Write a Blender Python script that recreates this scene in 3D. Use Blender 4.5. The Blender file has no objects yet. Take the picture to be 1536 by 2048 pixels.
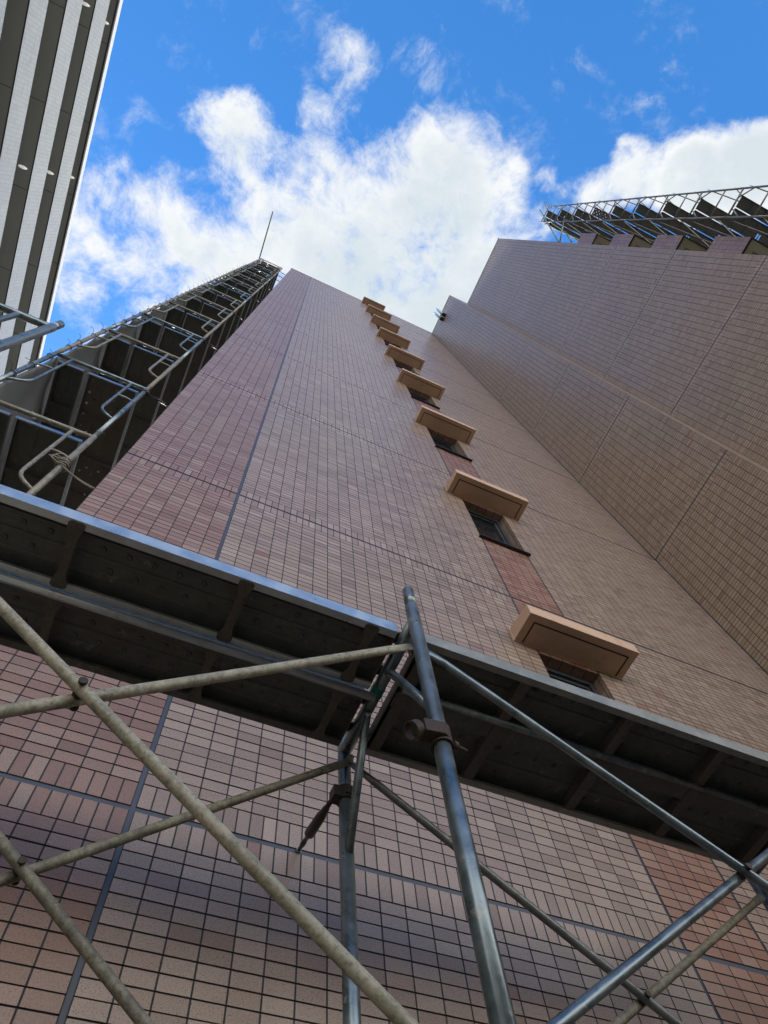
import bpy, math, random
from mathutils import Vector, Matrix
random.seed(7)
R = math.radians
scene = bpy.context.scene
col = scene.collection

# ------------------------------------------------------------------ camera
cam_d = bpy.data.cameras.new('camera')
cam_d.sensor_fit = 'VERTICAL'; cam_d.sensor_height = 24.0; cam_d.lens = 15.947
cam_d.clip_start = 0.05; cam_d.clip_end = 2000
cam = bpy.data.objects.new('camera', cam_d); col.objects.link(cam)
cr = Vector((0.90800, -0.41206, -0.07581)); cd_ = Vector((0.35465, 0.85224, -0.38460)); cf = Vector((0.22308, 0.32233, 0.91997))
cam.matrix_world = Matrix(((cr.x, -cd_.x, -cf.x, 0), (cr.y, -cd_.y, -cf.y, 0), (cr.z, -cd_.z, -cf.z, 1.5), (0, 0, 0, 1)))
scene.camera = cam

# ------------------------------------------------------------------ exposure, world, sun
scene.view_settings.view_transform = 'Standard'
scene.view_settings.look = 'None'
scene.view_settings.exposure = 1.6
scene.view_settings.gamma = 1
SUN_EL, SUN_AZ = R(40), R(-4)
w = bpy.data.worlds.new('World'); scene.world = w; w.use_nodes = True
nt = w.node_tree; nt.nodes.clear()
def N(nt, t, **k):
    n = nt.nodes.new(t)
    for a, b in k.items(): setattr(n, a, b)
    return n
def mth(nt, op, a, b=None, c=None, clamp=False):
    n = N(nt, 'ShaderNodeMath', operation=op); n.use_clamp = clamp
    for i, v in enumerate((a, b, c)):
        if v is None: continue
        if isinstance(v, (int, float)): n.inputs[i].default_value = v
        else: nt.links.new(v, n.inputs[i])
    return n.outputs[0]
def maprange(nt, v, a, b, c=0., d=1., smooth=True):
    n = N(nt, 'ShaderNodeMapRange'); n.clamp = True
    if smooth: n.interpolation_type = 'SMOOTHSTEP'
    nt.links.new(v, n.inputs[0])
    for i, x in enumerate((a, b, c, d)): n.inputs[i + 1].default_value = x
    return n.outputs[0]
def mixc(nt, f, a, b, mode='MIX'):
    n = N(nt, 'ShaderNodeMix', data_type='RGBA', blend_type=mode)
    for s, v in ((n.inputs[0], f), (n.inputs[6], a), (n.inputs[7], b)):
        if isinstance(v, (int, float)): s.default_value = v
        elif isinstance(v, tuple): s.default_value = (*v[:3], 1)
        else: nt.links.new(v, s)
    return n.outputs[2]
def noise(nt, vec, scale, detail=2, rough=.5, dist=0.):
    n = N(nt, 'ShaderNodeTexNoise')
    if vec is not None: nt.links.new(vec, n.inputs['Vector'])
    n.inputs['Scale'].default_value = scale; n.inputs['Detail'].default_value = detail
    n.inputs['Roughness'].default_value = rough; n.inputs['Distortion'].default_value = dist
    return n.outputs[0]
def ramp(nt, v, stops, interp='LINEAR'):
    n = N(nt, 'ShaderNodeValToRGB'); n.color_ramp.interpolation = interp
    el = n.color_ramp.elements
    while len(el) > 1: el.remove(el[-1])
    el[0].position = stops[0][0]; el[0].color = (*stops[0][1], 1)
    for p, c in stops[1:]:
        e = el.new(p); e.color = (*c, 1)
    nt.links.new(v, n.inputs[0])
    return n.outputs[0]

sky = N(nt, 'ShaderNodeTexSky', sky_type='NISHITA')
sky.sun_disc = False; sky.sun_elevation = SUN_EL; sky.sun_rotation = SUN_AZ
sky.altitude = 0; sky.air_density = 1.0; sky.dust_density = 0.3; sky.ozone_density = 5.0
tc = N(nt, 'ShaderNodeTexCoord'); dirv = tc.outputs['Generated']
hs = N(nt, 'ShaderNodeHueSaturation'); hs.inputs['Saturation'].default_value = 1.22; hs.inputs['Hue'].default_value = .499
nt.links.new(sky.outputs[0], hs.inputs['Color'])
BLOBS = [(0.1278,0.0450,0.9908,0.2064,1.05),(0.1225,-0.0928,0.9881,0.1051,1.05),(0.1448,-0.1481,0.9783,0.0449,0.75),(0.0591,-0.1034,0.9929,0.0524,0.70),(0.1904,-0.1100,0.9755,0.0522,0.80),(0.1906,-0.1557,0.9693,0.0255,0.55),(0.0185,-0.0323,0.9993,0.0738,0.75),(-0.1424,-0.0539,0.9883,0.0565,0.86),(-0.1084,-0.0327,0.9936,0.0579,0.75),(-0.1407,0.0274,0.9897,0.0646,0.60),(-0.0376,-0.0463,0.9982,0.0658,0.68),(-0.0576,-0.1122,0.9920,0.0381,0.48),(-0.0462,-0.1812,0.9824,0.0405,0.55),(-0.0394,-0.1502,0.9879,0.0282,0.42),(0.0318,-0.2166,0.9757,0.0367,0.36),(0.0325,-0.2544,0.9666,0.0298,0.18),(-0.2006,0.1207,0.9722,0.1024,0.74),(-0.2676,0.0991,0.9584,0.0568,0.62),(-0.2594,0.1860,0.9477,0.0669,0.60),(-0.1967,-0.0457,0.9794,0.0212,0.42),(-0.2040,0.0504,0.9777,0.0498,0.52),(-0.1017,0.1183,0.9878,0.0945,0.80),(-0.0596,0.0236,0.9979,0.0804,0.72),(0.4310,-0.2617,0.8636,0.0596,1.05),(0.3866,-0.2343,0.8920,0.0552,0.95),(0.3253,-0.2142,0.9210,0.0421,0.85),(0.3010,-0.2368,0.9238,0.0164,0.55),(0.2777,-0.1622,0.9469,0.0373,0.50),(0.3000,-0.1815,0.9365,0.0377,0.70),(0.2356,-0.1691,0.9570,0.0189,0.36),(0.2509,-0.1240,0.9600,0.0257,0.42),(0.2858,-0.3004,0.9100,0.0387,0.20),(0.2800,-0.2820,0.9176,0.0227,0.20),(-0.2123,0.2202,0.9521,0.0632,0.55)]
cov = None
for x, y, z, r, wt in BLOBS:
    v = N(nt, 'ShaderNodeVectorMath', operation='DOT_PRODUCT'); nt.links.new(dirv, v.inputs[0])
    L = math.sqrt(x*x+y*y+z*z); v.inputs[1].default_value = (x/L, y/L, z/L)
    m = maprange(nt, v.outputs['Value'], math.cos(r*1.25), math.cos(r*.25), 0, wt)
    cov = m if cov is None else mth(nt, 'SMOOTH_MAX', cov, m, .12)
sxyz = N(nt, 'ShaderNodeSeparateXYZ'); nt.links.new(dirv, sxyz.inputs[0])
fill_bank = maprange(nt, sxyz.outputs[2], .62, .40)      # added cloud band out of view, made bright to light the walls
cov = mth(nt, 'MAXIMUM', cov, mth(nt, 'MULTIPLY', fill_bank, .85))
warp = N(nt, 'ShaderNodeTexNoise'); nt.links.new(dirv, warp.inputs['Vector']); warp.inputs['Scale'].default_value = 5.; warp.inputs['Detail'].default_value = 4
wv = N(nt, 'ShaderNodeVectorMath', operation='MULTIPLY_ADD'); nt.links.new(warp.outputs['Color'], wv.inputs[0]); wv.inputs[1].default_value = (.10, .10, .10); nt.links.new(dirv, wv.inputs[2])
n1 = noise(nt, wv.outputs[0], 9.0, 14, .66, .0)
n2 = noise(nt, wv.outputs[0], 30.0, 10, .64, .3)
dens = mth(nt, 'ADD', cov, mth(nt, 'MULTIPLY', mth(nt, 'SUBTRACT', n1, .5), 2.5))
dens = mth(nt, 'ADD', dens, mth(nt, 'MULTIPLY', mth(nt, 'SUBTRACT', n2, .5), .75))
mask = maprange(nt, dens, .16, .96)
mask = mth(nt, 'MULTIPLY', mask, maprange(nt, cov, .0, .16))
n3 = noise(nt, dirv, 11.0, 8, .6, .1)
thick = maprange(nt, mth(nt, 'ADD', mth(nt, 'MULTIPLY', cov, 1.0), mth(nt, 'ADD', mth(nt, 'MULTIPLY', mth(nt, 'SUBTRACT', n3, .5), .9), mth(nt, 'MULTIPLY', mth(nt, 'SUBTRACT', n1, .5), .9))), .62, 1.15)
ccol = mixc(nt, mth(nt, 'MULTIPLY', thick, mth(nt, 'SUBTRACT', 1., fill_bank)), (.91, .93, .94), (.66, .74, .79))
ccol = mixc(nt, fill_bank, ccol, (.90, .855, .80))
bg1 = N(nt, 'ShaderNodeBackground'); bg1.inputs[1].default_value = 0.117
nt.links.new(hs.outputs[0], bg1.inputs[0])
bg2 = N(nt, 'ShaderNodeBackground'); nt.links.new(maprange(nt, fill_bank, 0, 1, .35, 1.75, False), bg2.inputs[1])
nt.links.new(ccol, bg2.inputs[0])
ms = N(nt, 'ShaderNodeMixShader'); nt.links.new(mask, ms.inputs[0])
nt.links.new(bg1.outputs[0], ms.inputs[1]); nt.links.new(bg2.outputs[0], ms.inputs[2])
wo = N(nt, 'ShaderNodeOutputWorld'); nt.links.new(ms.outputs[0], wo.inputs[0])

sd = bpy.data.lights.new('sun', 'SUN'); sd.energy = 3.0; sd.angle = R(.5); sd.color = (1, .95, .88)
sun = bpy.data.objects.new('sun', sd); col.objects.link(sun)
sv = Vector((math.sin(SUN_AZ)*math.cos(SUN_EL), math.cos(SUN_AZ)*math.cos(SUN_EL), math.sin(SUN_EL)))
sun.rotation_euler = sv.to_track_quat('Z', 'Y').to_euler(); sun.location = (0, 60, 80)

# ------------------------------------------------------------------ materials
def new_mat(name):
    m = bpy.data.materials.new(name); m.use_nodes = True
    nt = m.node_tree; b = nt.nodes['Principled BSDF']
    return m, nt, b
def setb(nt, b, key, v):
    s = b.inputs[key]
    if isinstance(v, (int, float)): s.default_value = v
    elif isinstance(v, tuple): s.default_value = (*v[:3], 1)
    else: nt.links.new(v, s)
def objco(nt, sc=None):
    t = N(nt, 'ShaderNodeTexCoord').outputs['Object']
    if sc is None: return t
    mp = N(nt, 'ShaderNodeMapping'); nt.links.new(t, mp.inputs[0]); mp.inputs['Scale'].default_value = sc
    return mp.outputs[0]
def bump(nt, b, h, strength, dist):
    n = N(nt, 'ShaderNodeBump'); n.inputs['Strength'].default_value = strength; n.inputs['Distance'].default_value = dist
    nt.links.new(h, n.inputs['Height']); nt.links.new(n.outputs[0], b.inputs['Normal'])

def tile_mat(name, stops, usz, vsz, mortar=(.042, .045, .052), joint=.0056, speck=.8, rough=.33, spec=.6, both=False):
    m, nt, b = new_mat(name)
    uv = N(nt, 'ShaderNodeUVMap'); uv.uv_map = 'UVMap'
    s = N(nt, 'ShaderNodeSeparateXYZ'); nt.links.new(uv.outputs[0], s.inputs[0])
    u, v = s.outputs[0], s.outputs[1]
    ds = []
    for c, sz in ((u, usz), (v, vsz)):
        f = mth(nt, 'FRACT', c); ds.append(mth(nt, 'MULTIPLY', mth(nt, 'MINIMUM', f, mth(nt, 'SUBTRACT', 1., f)), sz))
    d = mth(nt, 'MINIMUM', *ds)
    mask = maprange(nt, d if both else ds[0], joint*.38, joint*.62)
    cx = N(nt, 'ShaderNodeCombineXYZ')
    nt.links.new(mth(nt, 'FLOOR', u), cx.inputs[0]); nt.links.new(mth(nt, 'FLOOR', v), cx.inputs[1])
    wn = N(nt, 'ShaderNodeTexWhiteNoise', noise_dimensions='3D'); nt.links.new(cx.outputs[0], wn.inputs['Vector'])
    base = ramp(nt, wn.outputs['Value'], stops)
    oc = objco(nt)
    sp = noise(nt, oc, 270, 2, .6)
    spm = maprange(nt, sp, .56, .64)
    sp2 = noise(nt, oc, 150, 3, .6)
    base = mixc(nt, mth(nt, 'MULTIPLY', spm, speck), base, mixc(nt, .82, base, (.01, .009, .008)))
    base = mixc(nt, maprange(nt, sp2, .3, .7, .86, 1.0), (0, 0, 0), base)
    big = noise(nt, oc, .55, 4, .55)
    strk = noise(nt, objco(nt, (3.2, 3.2, .16)), 1., 4, .6)
    base = mixc(nt, maprange(nt, big, .3, .72, .93, 1.0), (.0, .0, .0), base)
    base = mixc(nt, maprange(nt, strk, .56, .8, 0, .30), base, (.16, .135, .105))
    colr = mixc(nt, mask, mortar, base)
    setb(nt, b, 'Base Color', colr)
    setb(nt, b, 'Roughness', mth(nt, 'SUBTRACT', .85, mth(nt, 'MULTIPLY', mask, .85-rough)))
    setb(nt, b, 'Specular IOR Level', mth(nt, 'ADD', .15, mth(nt, 'MULTIPLY', mask, spec-.15)))
    h = mth(nt, 'ADD', mask, mth(nt, 'MULTIPLY', sp2, .35))
    bn = N(nt, 'ShaderNodeBump'); bn.inputs['Strength'].default_value = .55; bn.inputs['Distance'].default_value = .0018
    nt.links.new(h, bn.inputs['Height'])
    ge = N(nt, 'ShaderNodeNewGeometry'); va = N(nt, 'ShaderNodeVectorMath', operation='MULTIPLY_ADD')
    vs = N(nt, 'ShaderNodeVectorMath', operation='SUBTRACT'); nt.links.new(wn.outputs['Color'], vs.inputs[0]); vs.inputs[1].default_value = (.5, .5, .5)
    nt.links.new(vs.outputs[0], va.inputs[0]); va.inputs[1].default_value = (.035, .035, .035); nt.links.new(ge.outputs['Normal'], va.inputs[2])
    vn = N(nt, 'ShaderNodeVectorMath', operation='NORMALIZE'); nt.links.new(va.outputs[0], vn.inputs[0])
    nt.links.new(vn.outputs[0], bn.inputs['Normal']); nt.links.new(bn.outputs[0], b.inputs['Normal'])
    return m
TAN = [(0, (.235, .160, .120)), (.25, (.31, .225, .172)), (.5, (.345, .258, .200)), (.70, (.27, .195, .150)), (.88, (.385, .30, .238)), (.985, (.30, .215, .165)), (1, (.235, .11, .08))]
RED = [(0, (.215, .118, .077)), (.3, (.27, .158, .108)), (.55, (.31, .195, .140)), (.75, (.23, .128, .085)), (.9, (.34, .24, .18)), (1, (.26, .155, .105))]
T_TAN = tile_mat('tan tile', TAN, .1, .05)
T_TAN_S = tile_mat('tan soldier tile', TAN, .05, .1)
T_RED = tile_mat('red tile', RED, .1, .05)
REDW = [(0, (.22, .10, .064)), (.3, (.275, .138, .092)), (.55, (.315, .178, .124)), (.75, (.235, .11, .072)), (.9, (.34, .222, .162)), (1, (.265, .145, .098))]
T_REDW = tile_mat('deep red tile', REDW, .1, .05)
T_RED_S = tile_mat('red soldier tile', RED, .05, .1)
WING = [(0, (.285, .20, .130)), (.3, (.335, .245, .162)), (.6, (.38, .285, .195)), (.85, (.305, .22, .143)), (.975, (.355, .26, .175)), (1, (.25, .12, .08))]
T_WING = tile_mat('wing tile', WING, .1, .05, joint=.0075)
T_WING_S = tile_mat('wing soldier tile', WING, .05, .1)
T_WHITE = tile_mat('white glazed tile', [(0, (.29, .297, .27)), (.5, (.355, .362, .33)), (1, (.325, .332, .30))], .2, .1, mortar=(.26, .26, .24), joint=.014, speck=.1, rough=.3, both=True)

def plain(name, c, rough=.5, metal=0., var=.12, scale=3., spec=.5, bmp=0., bscale=200.):
    m, nt, b = new_mat(name)
    oc = objco(nt)
    n = noise(nt, oc, scale, 5, .6)
    c2 = tuple(x*(1-var*2) for x in c)
    setb(nt, b, 'Base Color', mixc(nt, maprange(nt, n, .3, .7), c2, c))
    setb(nt, b, 'Roughness', rough); setb(nt, b, 'Metallic', metal); setb(nt, b, 'Specular IOR Level', spec)
    if bmp: bump(nt, b, noise(nt, oc, bscale, 3, .6), bmp, .001)
    return m
M_SEAL = plain('joint sealant', (.050, .060, .085), .45)
M_HOOD = plain('beige painted hood', (.52, .35, .235), .5, var=.04, scale=4, bmp=.08, bscale=300)
def hood_stain(m):
    nt = m.node_tree; b = nt.nodes['Principled BSDF']; src = b.inputs['Base Color'].links[0].from_socket
    st = noise(nt, objco(nt, (14, 14, 1.2)), 1., 5, .65)
    setb(nt, b, 'Base Color', mixc(nt, maprange(nt, st, .54, .78, 0, .45), src, (.20, .15, .11)))
hood_stain(M_HOOD)
M_GROOVE = plain('drip groove', (.055, .035, .022), .8)
M_ALU = plain('black aluminium', (.012, .013, .015), .3)
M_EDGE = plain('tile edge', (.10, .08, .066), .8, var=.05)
M_MORTAR = plain('dark mortar', (.042, .045, .052), .9, var=.05)
M_SASH = plain('dark grey sash', (.045, .05, .056), .35)
M_GLASS = plain('dark window glass', (.012, .014, .016), .04, var=0, spec=.7)
M_COPE = plain('parapet coping', (.42, .40, .38), .45, var=.05)
M_SOFFIT = plain('painted soffit', (.30, .295, .215), .7, var=.05, scale=1.)
M_SOFFIT2 = plain('grey green soffit', (.28, .29, .26), .7, var=.04, scale=.7)
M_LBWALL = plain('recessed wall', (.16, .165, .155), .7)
M_DARKLINE = plain('dark edge', (.02, .022, .022), .7)
M_WHITEPAINT = plain('white painted edge', (.55, .56, .55), .5, var=.03)
M_GROUND = plain('concrete paving', (.17, .148, .115), .9, var=.2, scale=1.2, bmp=.3, bscale=120)
M_ROOF = plain('roof concrete', (.3, .3, .29), .9)

def steel(name, c1, c2, dirt, rough=.42, metal=.75, dirt_amt=.5, rust=.0, bmp=.16, splash=.0):
    m, nt, b = new_mat(name)
    oc = objco(nt)
    n1 = noise(nt, oc, 52, 9, .78, .2)
    n2 = noise(nt, oc, 140, 4, .6)
    n4 = noise(nt, oc, 16, 5, .6)
    c = mixc(nt, maprange(nt, n4, .35, .65), c1, c2)
    dm = mth(nt, 'MULTIPLY', maprange(nt, mth(nt, 'ADD', n1, mth(nt, 'MULTIPLY', n2, .45)), .62, .92), dirt_amt)
    c = mixc(nt, dm, c, dirt)
    if rust:
        n3 = noise(nt, oc, 9, 5, .7, .6)
        rm = mth(nt, 'MULTIPLY', maprange(nt, mth(nt, 'ADD', n3, mth(nt, 'MULTIPLY', n2, .25)), .74, .84), rust)
        c = mixc(nt, rm, c, (.115, .040, .016))
    if splash:
        n5 = noise(nt, oc, 21, 7, .72, .3)
        sm = mth(nt, 'MULTIPLY', maprange(nt, n5, .60, .66), splash)
        c = mixc(nt, sm, c, (.36, .34, .29)); dm = mth(nt, 'MAXIMUM', dm, sm)
    setb(nt, b, 'Base Color', c)
    setb(nt, b, 'Metallic', mth(nt, 'MULTIPLY', mth(nt, 'SUBTRACT', 1., dm), metal))
    setb(nt, b, 'Roughness', maprange(nt, n4, .3, .7, rough-.06, rough+.12))
    bump(nt, b, mth(nt, 'ADD', n1, mth(nt, 'MULTIPLY', n2, .5)), bmp, .0010)
    return m
S_GALV = steel('galvanised steel tube', (.115, .15, .165), (.20, .245, .265), (.16, .17, .155), .31, .72, .15, bmp=.02, splash=.55)
S_DARK = steel('dull dark steel tube', (.13, .145, .15), (.20, .21, .205), (.07, .065, .05), .42, .7, .7)
S_CREAM = steel('weathered cream paint', (.28, .265, .19), (.39, .37, .28), (.085, .08, .055), .5, .0, .68, .95)
S_CREAMD = steel('dirty cream paint', (.14, .13, .092), (.25, .235, .17), (.05, .047, .035), .55, .0, .8, .35)
S_WORN = steel('worn grey beige tube', (.17, .165, .135), (.27, .26, .22), (.08, .075, .06), .5, .25, .8, .25)
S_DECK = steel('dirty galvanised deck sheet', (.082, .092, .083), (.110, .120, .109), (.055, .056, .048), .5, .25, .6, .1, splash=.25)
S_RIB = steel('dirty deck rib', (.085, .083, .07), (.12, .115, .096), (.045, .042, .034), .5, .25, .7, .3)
S_RAIL = steel('galvanised deck rail', (.42, .49, .54), (.50, .57, .61), (.42, .42, .38), .33, .68, .10, bmp=.03, splash=.6)
S_RAILG = steel('grey green deck rail', (.20, .22, .205), (.26, .28, .265), (.34, .32, .25), .45, .25, .4, splash=.7)
S_RUST = steel('rusty clamp steel', (.040, .026, .016), (.062, .042, .027), (.02, .014, .010), .6, .3, .8, .6)
S_BLACK = plain('greasy dark iron', (.035, .03, .024), .5, .3)
M_ROPE = plain('grey rope', (.19, .175, .145), .9, bmp=.5, bscale=400)
M_WIRE = plain('dark wire', (.03, .03, .028), .6)
M_RED = plain('red paint mark', (.30, .05, .04), .6)
M_GREEN = plain('green tape', (.0, .20, .13), .5)
M_SHEET = plain('grey sheet', (.17, .185, .19), .4, var=.08, scale=1.2)

def holes_mat(name, c, pitch, rad):
    m, nt, b = new_mat(name)
    oc = objco(nt); s = N(nt, 'ShaderNodeSeparateXYZ'); nt.links.new(oc, s.inputs[0])
    def cell(off):
        f = []
        for o in (s.outputs[0], s.outputs[1]):
            q = mth(nt, 'FRACT', mth(nt, 'ADD', mth(nt, 'MULTIPLY', o, 1/pitch), off)); f.append(mth(nt, 'SUBTRACT', q, .5))
        return mth(nt, 'SQRT', mth(nt, 'ADD', mth(nt, 'MULTIPLY', f[0], f[0]), mth(nt, 'MULTIPLY', f[1], f[1])))
    d = mth(nt, 'MINIMUM', cell(0.), cell(.5))
    setb(nt, b, 'Base Color', c); setb(nt, b, 'Roughness', .6)
    setb(nt, b, 'Alpha', mth(nt, 'GREATER_THAN', d, rad/pitch))
    return m
M_HOLES = holes_mat('punched steel sheet', (.10, .095, .08), .12, .013)

# ------------------------------------------------------------------ mesh helpers
class MB:
    def __init__(s): s.v = []; s.f = []; s.m = []; s.sm = []; s.uv = []
    def face(s, pts, mat=0, smooth=False, uv=None):
        i = len(s.v); s.v += [tuple(p) for p in pts]
        s.f.append(tuple(range(i, i+len(pts)))); s.m.append(mat); s.sm.append(smooth)
        s.uv.append(uv if uv else [(0, 0)]*len(pts))
    def idxface(s, idx, mat=0, smooth=False):
        s.f.append(tuple(idx)); s.m.append(mat); s.sm.append(smooth); s.uv.append([(0, 0)]*len(idx))
    def box(s, x0, y0, z0, x1, y1, z1, mat=0):
        i = len(s.v)
        s.v += [(x0,y0,z0),(x1,y0,z0),(x1,y1,z0),(x0,y1,z0),(x0,y0,z1),(x1,y0,z1),(x1,y1,z1),(x0,y1,z1)]
        for q in ((0,3,2,1),(4,5,6,7),(0,1,5,4),(1,2,6,5),(2,3,7,6),(3,0,4,7)): s.idxface([i+k for k in q], mat)
        return s
    def rings(s, rings, mat=0, smooth=True, cap=True, closed=False):
        n = len(rings[0]); i = len(s.v)
        for r in rings: s.v += [tuple(p) for p in r]
        k = len(rings)
        for a in range(k if closed else k-1):
            b = (a+1) % k
            for j in range(n):
                s.idxface((i+a*n+j, i+a*n+(j+1) % n, i+b*n+(j+1) % n, i+b*n+j), mat, smooth)
        if cap and not closed:
            s.idxface([i+j for j in range(n)][::-1], mat); s.idxface([i+(k-1)*n+j for j in range(n)], mat)
        return s
    def path(s, pts, r, n=12, mat=0, cap=True, closed=False, flat=None):
        """tube along pts; r number or list; flat: list of (a,b) half sizes with b along given normal"""
        P = [Vector(p) for p in pts]; K = len(P); rs = r if isinstance(r, (list, tuple)) else [r]*K
        nrm = None; out = []
        for k in range(K):
            if closed: t = P[(k+1) % K]-P[k-1]
            else: t = (P[min(k+1, K-1)]-P[max(k-1, 0)])
            t.normalize()
            if nrm is None:
                a = Vector((0, 1, 0)) if abs(t.y) < .9 else Vector((0, 0, 1))
                nrm = (a-t*a.dot(t)).normalized()
            else:
                nrm = (nrm-t*nrm.dot(t)).normalized()
            bi = t.cross(nrm)
            ra, rb = (rs[k], rs[k]) if flat is None else flat[k]
            out.append([P[k]+bi*(math.cos(2*math.pi*j/n)*ra)+nrm*(math.sin(2*math.pi*j/n)*rb) for j in range(n)])
        return s.rings(out, mat, True, cap, closed)
    def tube(s, a, b, r, n=12, mat=0): return s.path([a, b], r, n, mat)
    def prism(s, poly, z0, z1, mat=0, ax=2):
        def P(p, z): return (p[0], p[1], z) if ax == 2 else ((p[0], z, p[1]) if ax == 1 else (z, p[0], p[1]))
        n = len(poly); i = len(s.v)
        s.v += [P(p, z0) for p in poly]+[P(p, z1) for p in poly]
        s.idxface([i+k for k in range(n)][::-1], mat); s.idxface([i+n+k for k in range(n)], mat)
        for k in range(n): s.idxface((i+k, i+(k+1) % n, i+n+(k+1) % n, i+n+k), mat)
        return s
def rnd(pts, r=.06, k=5):
    """round the inner corners of a polyline"""
    P = [Vector(p) for p in pts]; out = [P[0]]
    for a, b, c in zip(P, P[1:], P[2:]):
        d1 = min(r, (a-b).length*.5); d2 = min(r, (c-b).length*.5)
        p, q = b+(a-b).normalized()*d1, b+(c-b).normalized()*d2
        for j in range(k+1):
            t = j/k; out.append(p*(1-t)**2+b*(2*t*(1-t))+q*t*t)
    out.append(P[-1]); return out

BASE = {}
def obj(name, mb, mats, parent=None, loc=None, label=None, bevel=0.):
    """one mesh object; mb is in world coordinates"""
    base = Vector(BASE[parent.name]) if parent else Vector(loc if loc else (0, 0, 0))
    me = bpy.data.meshes.new(name)
    me.from_pydata([tuple(Vector(v)-base) for v in mb.v], [], mb.f)
    if not isinstance(mats, (list, tuple)): mats = [mats]
    for m in mats: me.materials.append(m)
    uvl = me.uv_layers.new(name='UVMap')
    uvs = [c for f in mb.uv for c in f]
    for i, c in enumerate(uvs): uvl.data[i].uv = c
    for i, p in enumerate(me.polygons): p.material_index = mb.m[i]; p.use_smooth = mb.sm[i]
    me.update()
    o = bpy.data.objects.new(name, me); col.objects.link(o)
    if parent: o.parent = parent
    else: o.location = base
    BASE[o.name] = tuple(base)
    if label: o['label'] = label
    if bevel:
        bm = o.modifiers.new('bevel', 'BEVEL'); bm.width = bevel; bm.segments = 2; bm.limit_method = 'ANGLE'
    return o
def thing(name, label, cat, loc=(0, 0, 0), group=None):
    o = bpy.data.objects.new(name, None); col.objects.link(o); o.location = loc; o.empty_display_size = .1
    BASE[o.name] = tuple(loc); tag(o, label, cat, group); return o
def tag(o, label, cat, group=None):
    o['label'] = label; o['category'] = cat
    if group: o['group'] = group
    return o
KIDS = {}
def kids(o): return [c for c in col.objects if c.parent == o]
def dup(root, loc, label=None, group=None, rotz=None, scale=None):
    def cp(o, parent):
        c = o.copy(); col.objects.link(c)
        if parent: c.parent = parent
        for ch in KIDS.setdefault(o.name, kids(o)): cp(ch, c)
        return c
    r = cp(root, None); r.location = loc
    if label: r['label'] = label
    if group: r['group'] = group
    if rotz is not None: r.rotation_euler = (0, 0, rotz)
    if scale: r.scale = scale
    return r
ORD = ['first','second','third','fourth','fifth','sixth','seventh','eighth','ninth','tenth','eleventh','twelfth','thirteenth','fourteenth','fifteenth','sixteenth','seventeenth','eighteenth','nineteenth']

# ------------------------------------------------------------------ ground
g = MB(); g.face([(-400,-400,0),(400,-400,0),(400,400,0),(-400,400,0)])
go = obj('ground', g, M_GROUND); go['kind'] = 'structure'

# ------------------------------------------------------------------ the tiled apartment building
YA = 1.95; XL = -.73; XC = 5.446; YS = .31; XB2 = 6.26; YE = -2.41; TOP = 29.97
Z0, PITCH = 3.30, 2.95
JZ = [Z0+PITCH*k for k in range(9)]
bld = thing('apartment_building', 'tall apartment building clad in tan and reddish tiles, with beige window hoods', 'building', (XC, YA, 0))
def uvq(mb, P, mat, u0, u1, v0, v1):
    mb.face(P, mat, False, [(u0, v0), (u1, v0), (u1, v1), (u0, v1)])
DEP = .0046; prng = random.Random(3)
def panel(mb, axis, c, a0, a1, z0, z1, tw, mat, smat, sold_lo=False, sold_hi=False, seed=0, edge=8, mort=9):
    """tiled rectangle with every course modelled proud of the mortar bed.
    axis 'y': wall facing -Y at y=c running in x; axis 'x': wall facing -X at x=c running in -y"""
    n = max(1, round((a1-a0)/tw)); h = .102; jj = .0027
    def P(z_0, z_1, d=0.):
        q = c+d
        if axis == 'y': return [(a0, q, z_0), (a1, q, z_0), (a1, q, z_1), (a0, q, z_1)]
        return [(q, a1, z_0), (q, a0, z_0), (q, a0, z_1), (q, a1, z_1)]
    def under(z, d=0., dd=DEP):
        if axis == 'y': return [(a0, c+dd, z), (a1, c+dd, z), (a1, c+d, z), (a0, c+d, z)]
        return [(c+dd, a1, z), (c+dd, a0, z), (c+d, a0, z), (c+d, a1, z)]
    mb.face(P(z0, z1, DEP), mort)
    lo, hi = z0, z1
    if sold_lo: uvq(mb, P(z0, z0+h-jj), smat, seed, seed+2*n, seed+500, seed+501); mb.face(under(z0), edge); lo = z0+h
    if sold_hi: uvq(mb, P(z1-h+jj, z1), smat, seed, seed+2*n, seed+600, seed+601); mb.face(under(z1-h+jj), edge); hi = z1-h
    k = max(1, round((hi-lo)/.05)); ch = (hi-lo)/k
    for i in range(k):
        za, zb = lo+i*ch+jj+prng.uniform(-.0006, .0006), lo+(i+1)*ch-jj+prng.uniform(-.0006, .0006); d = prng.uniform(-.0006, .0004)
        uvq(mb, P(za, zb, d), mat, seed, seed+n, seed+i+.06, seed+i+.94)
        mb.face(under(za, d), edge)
def seal(mb, axis, c, a0, a1, z0, z1, mat):
    if axis == 'y': mb.face([(a0, c, z0), (a1, c, z0), (a1, c, z1), (a0, c, z1)], mat)
    else: mb.face([(c, a1, z0), (c, a0, z0), (c, a0, z1), (c, a1, z1)], mat)
WX0, WX1 = 2.42, 2.93
SILL, HEAD = 4.475, 5.46
jh, jv = .011, .0085
wall = MB(); mats_w = [T_TAN, T_TAN_S, T_RED, T_RED_S, M_SEAL, T_WING, T_WING_S, M_ROOF, M_EDGE, M_MORTAR, T_REDW]
segs = []; zprev = 0.
for z in JZ+[TOP]: segs.append((zprev + (jh if zprev else 0), z-(jh if z != TOP else 0))); zprev = z
sd_ = 0
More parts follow.
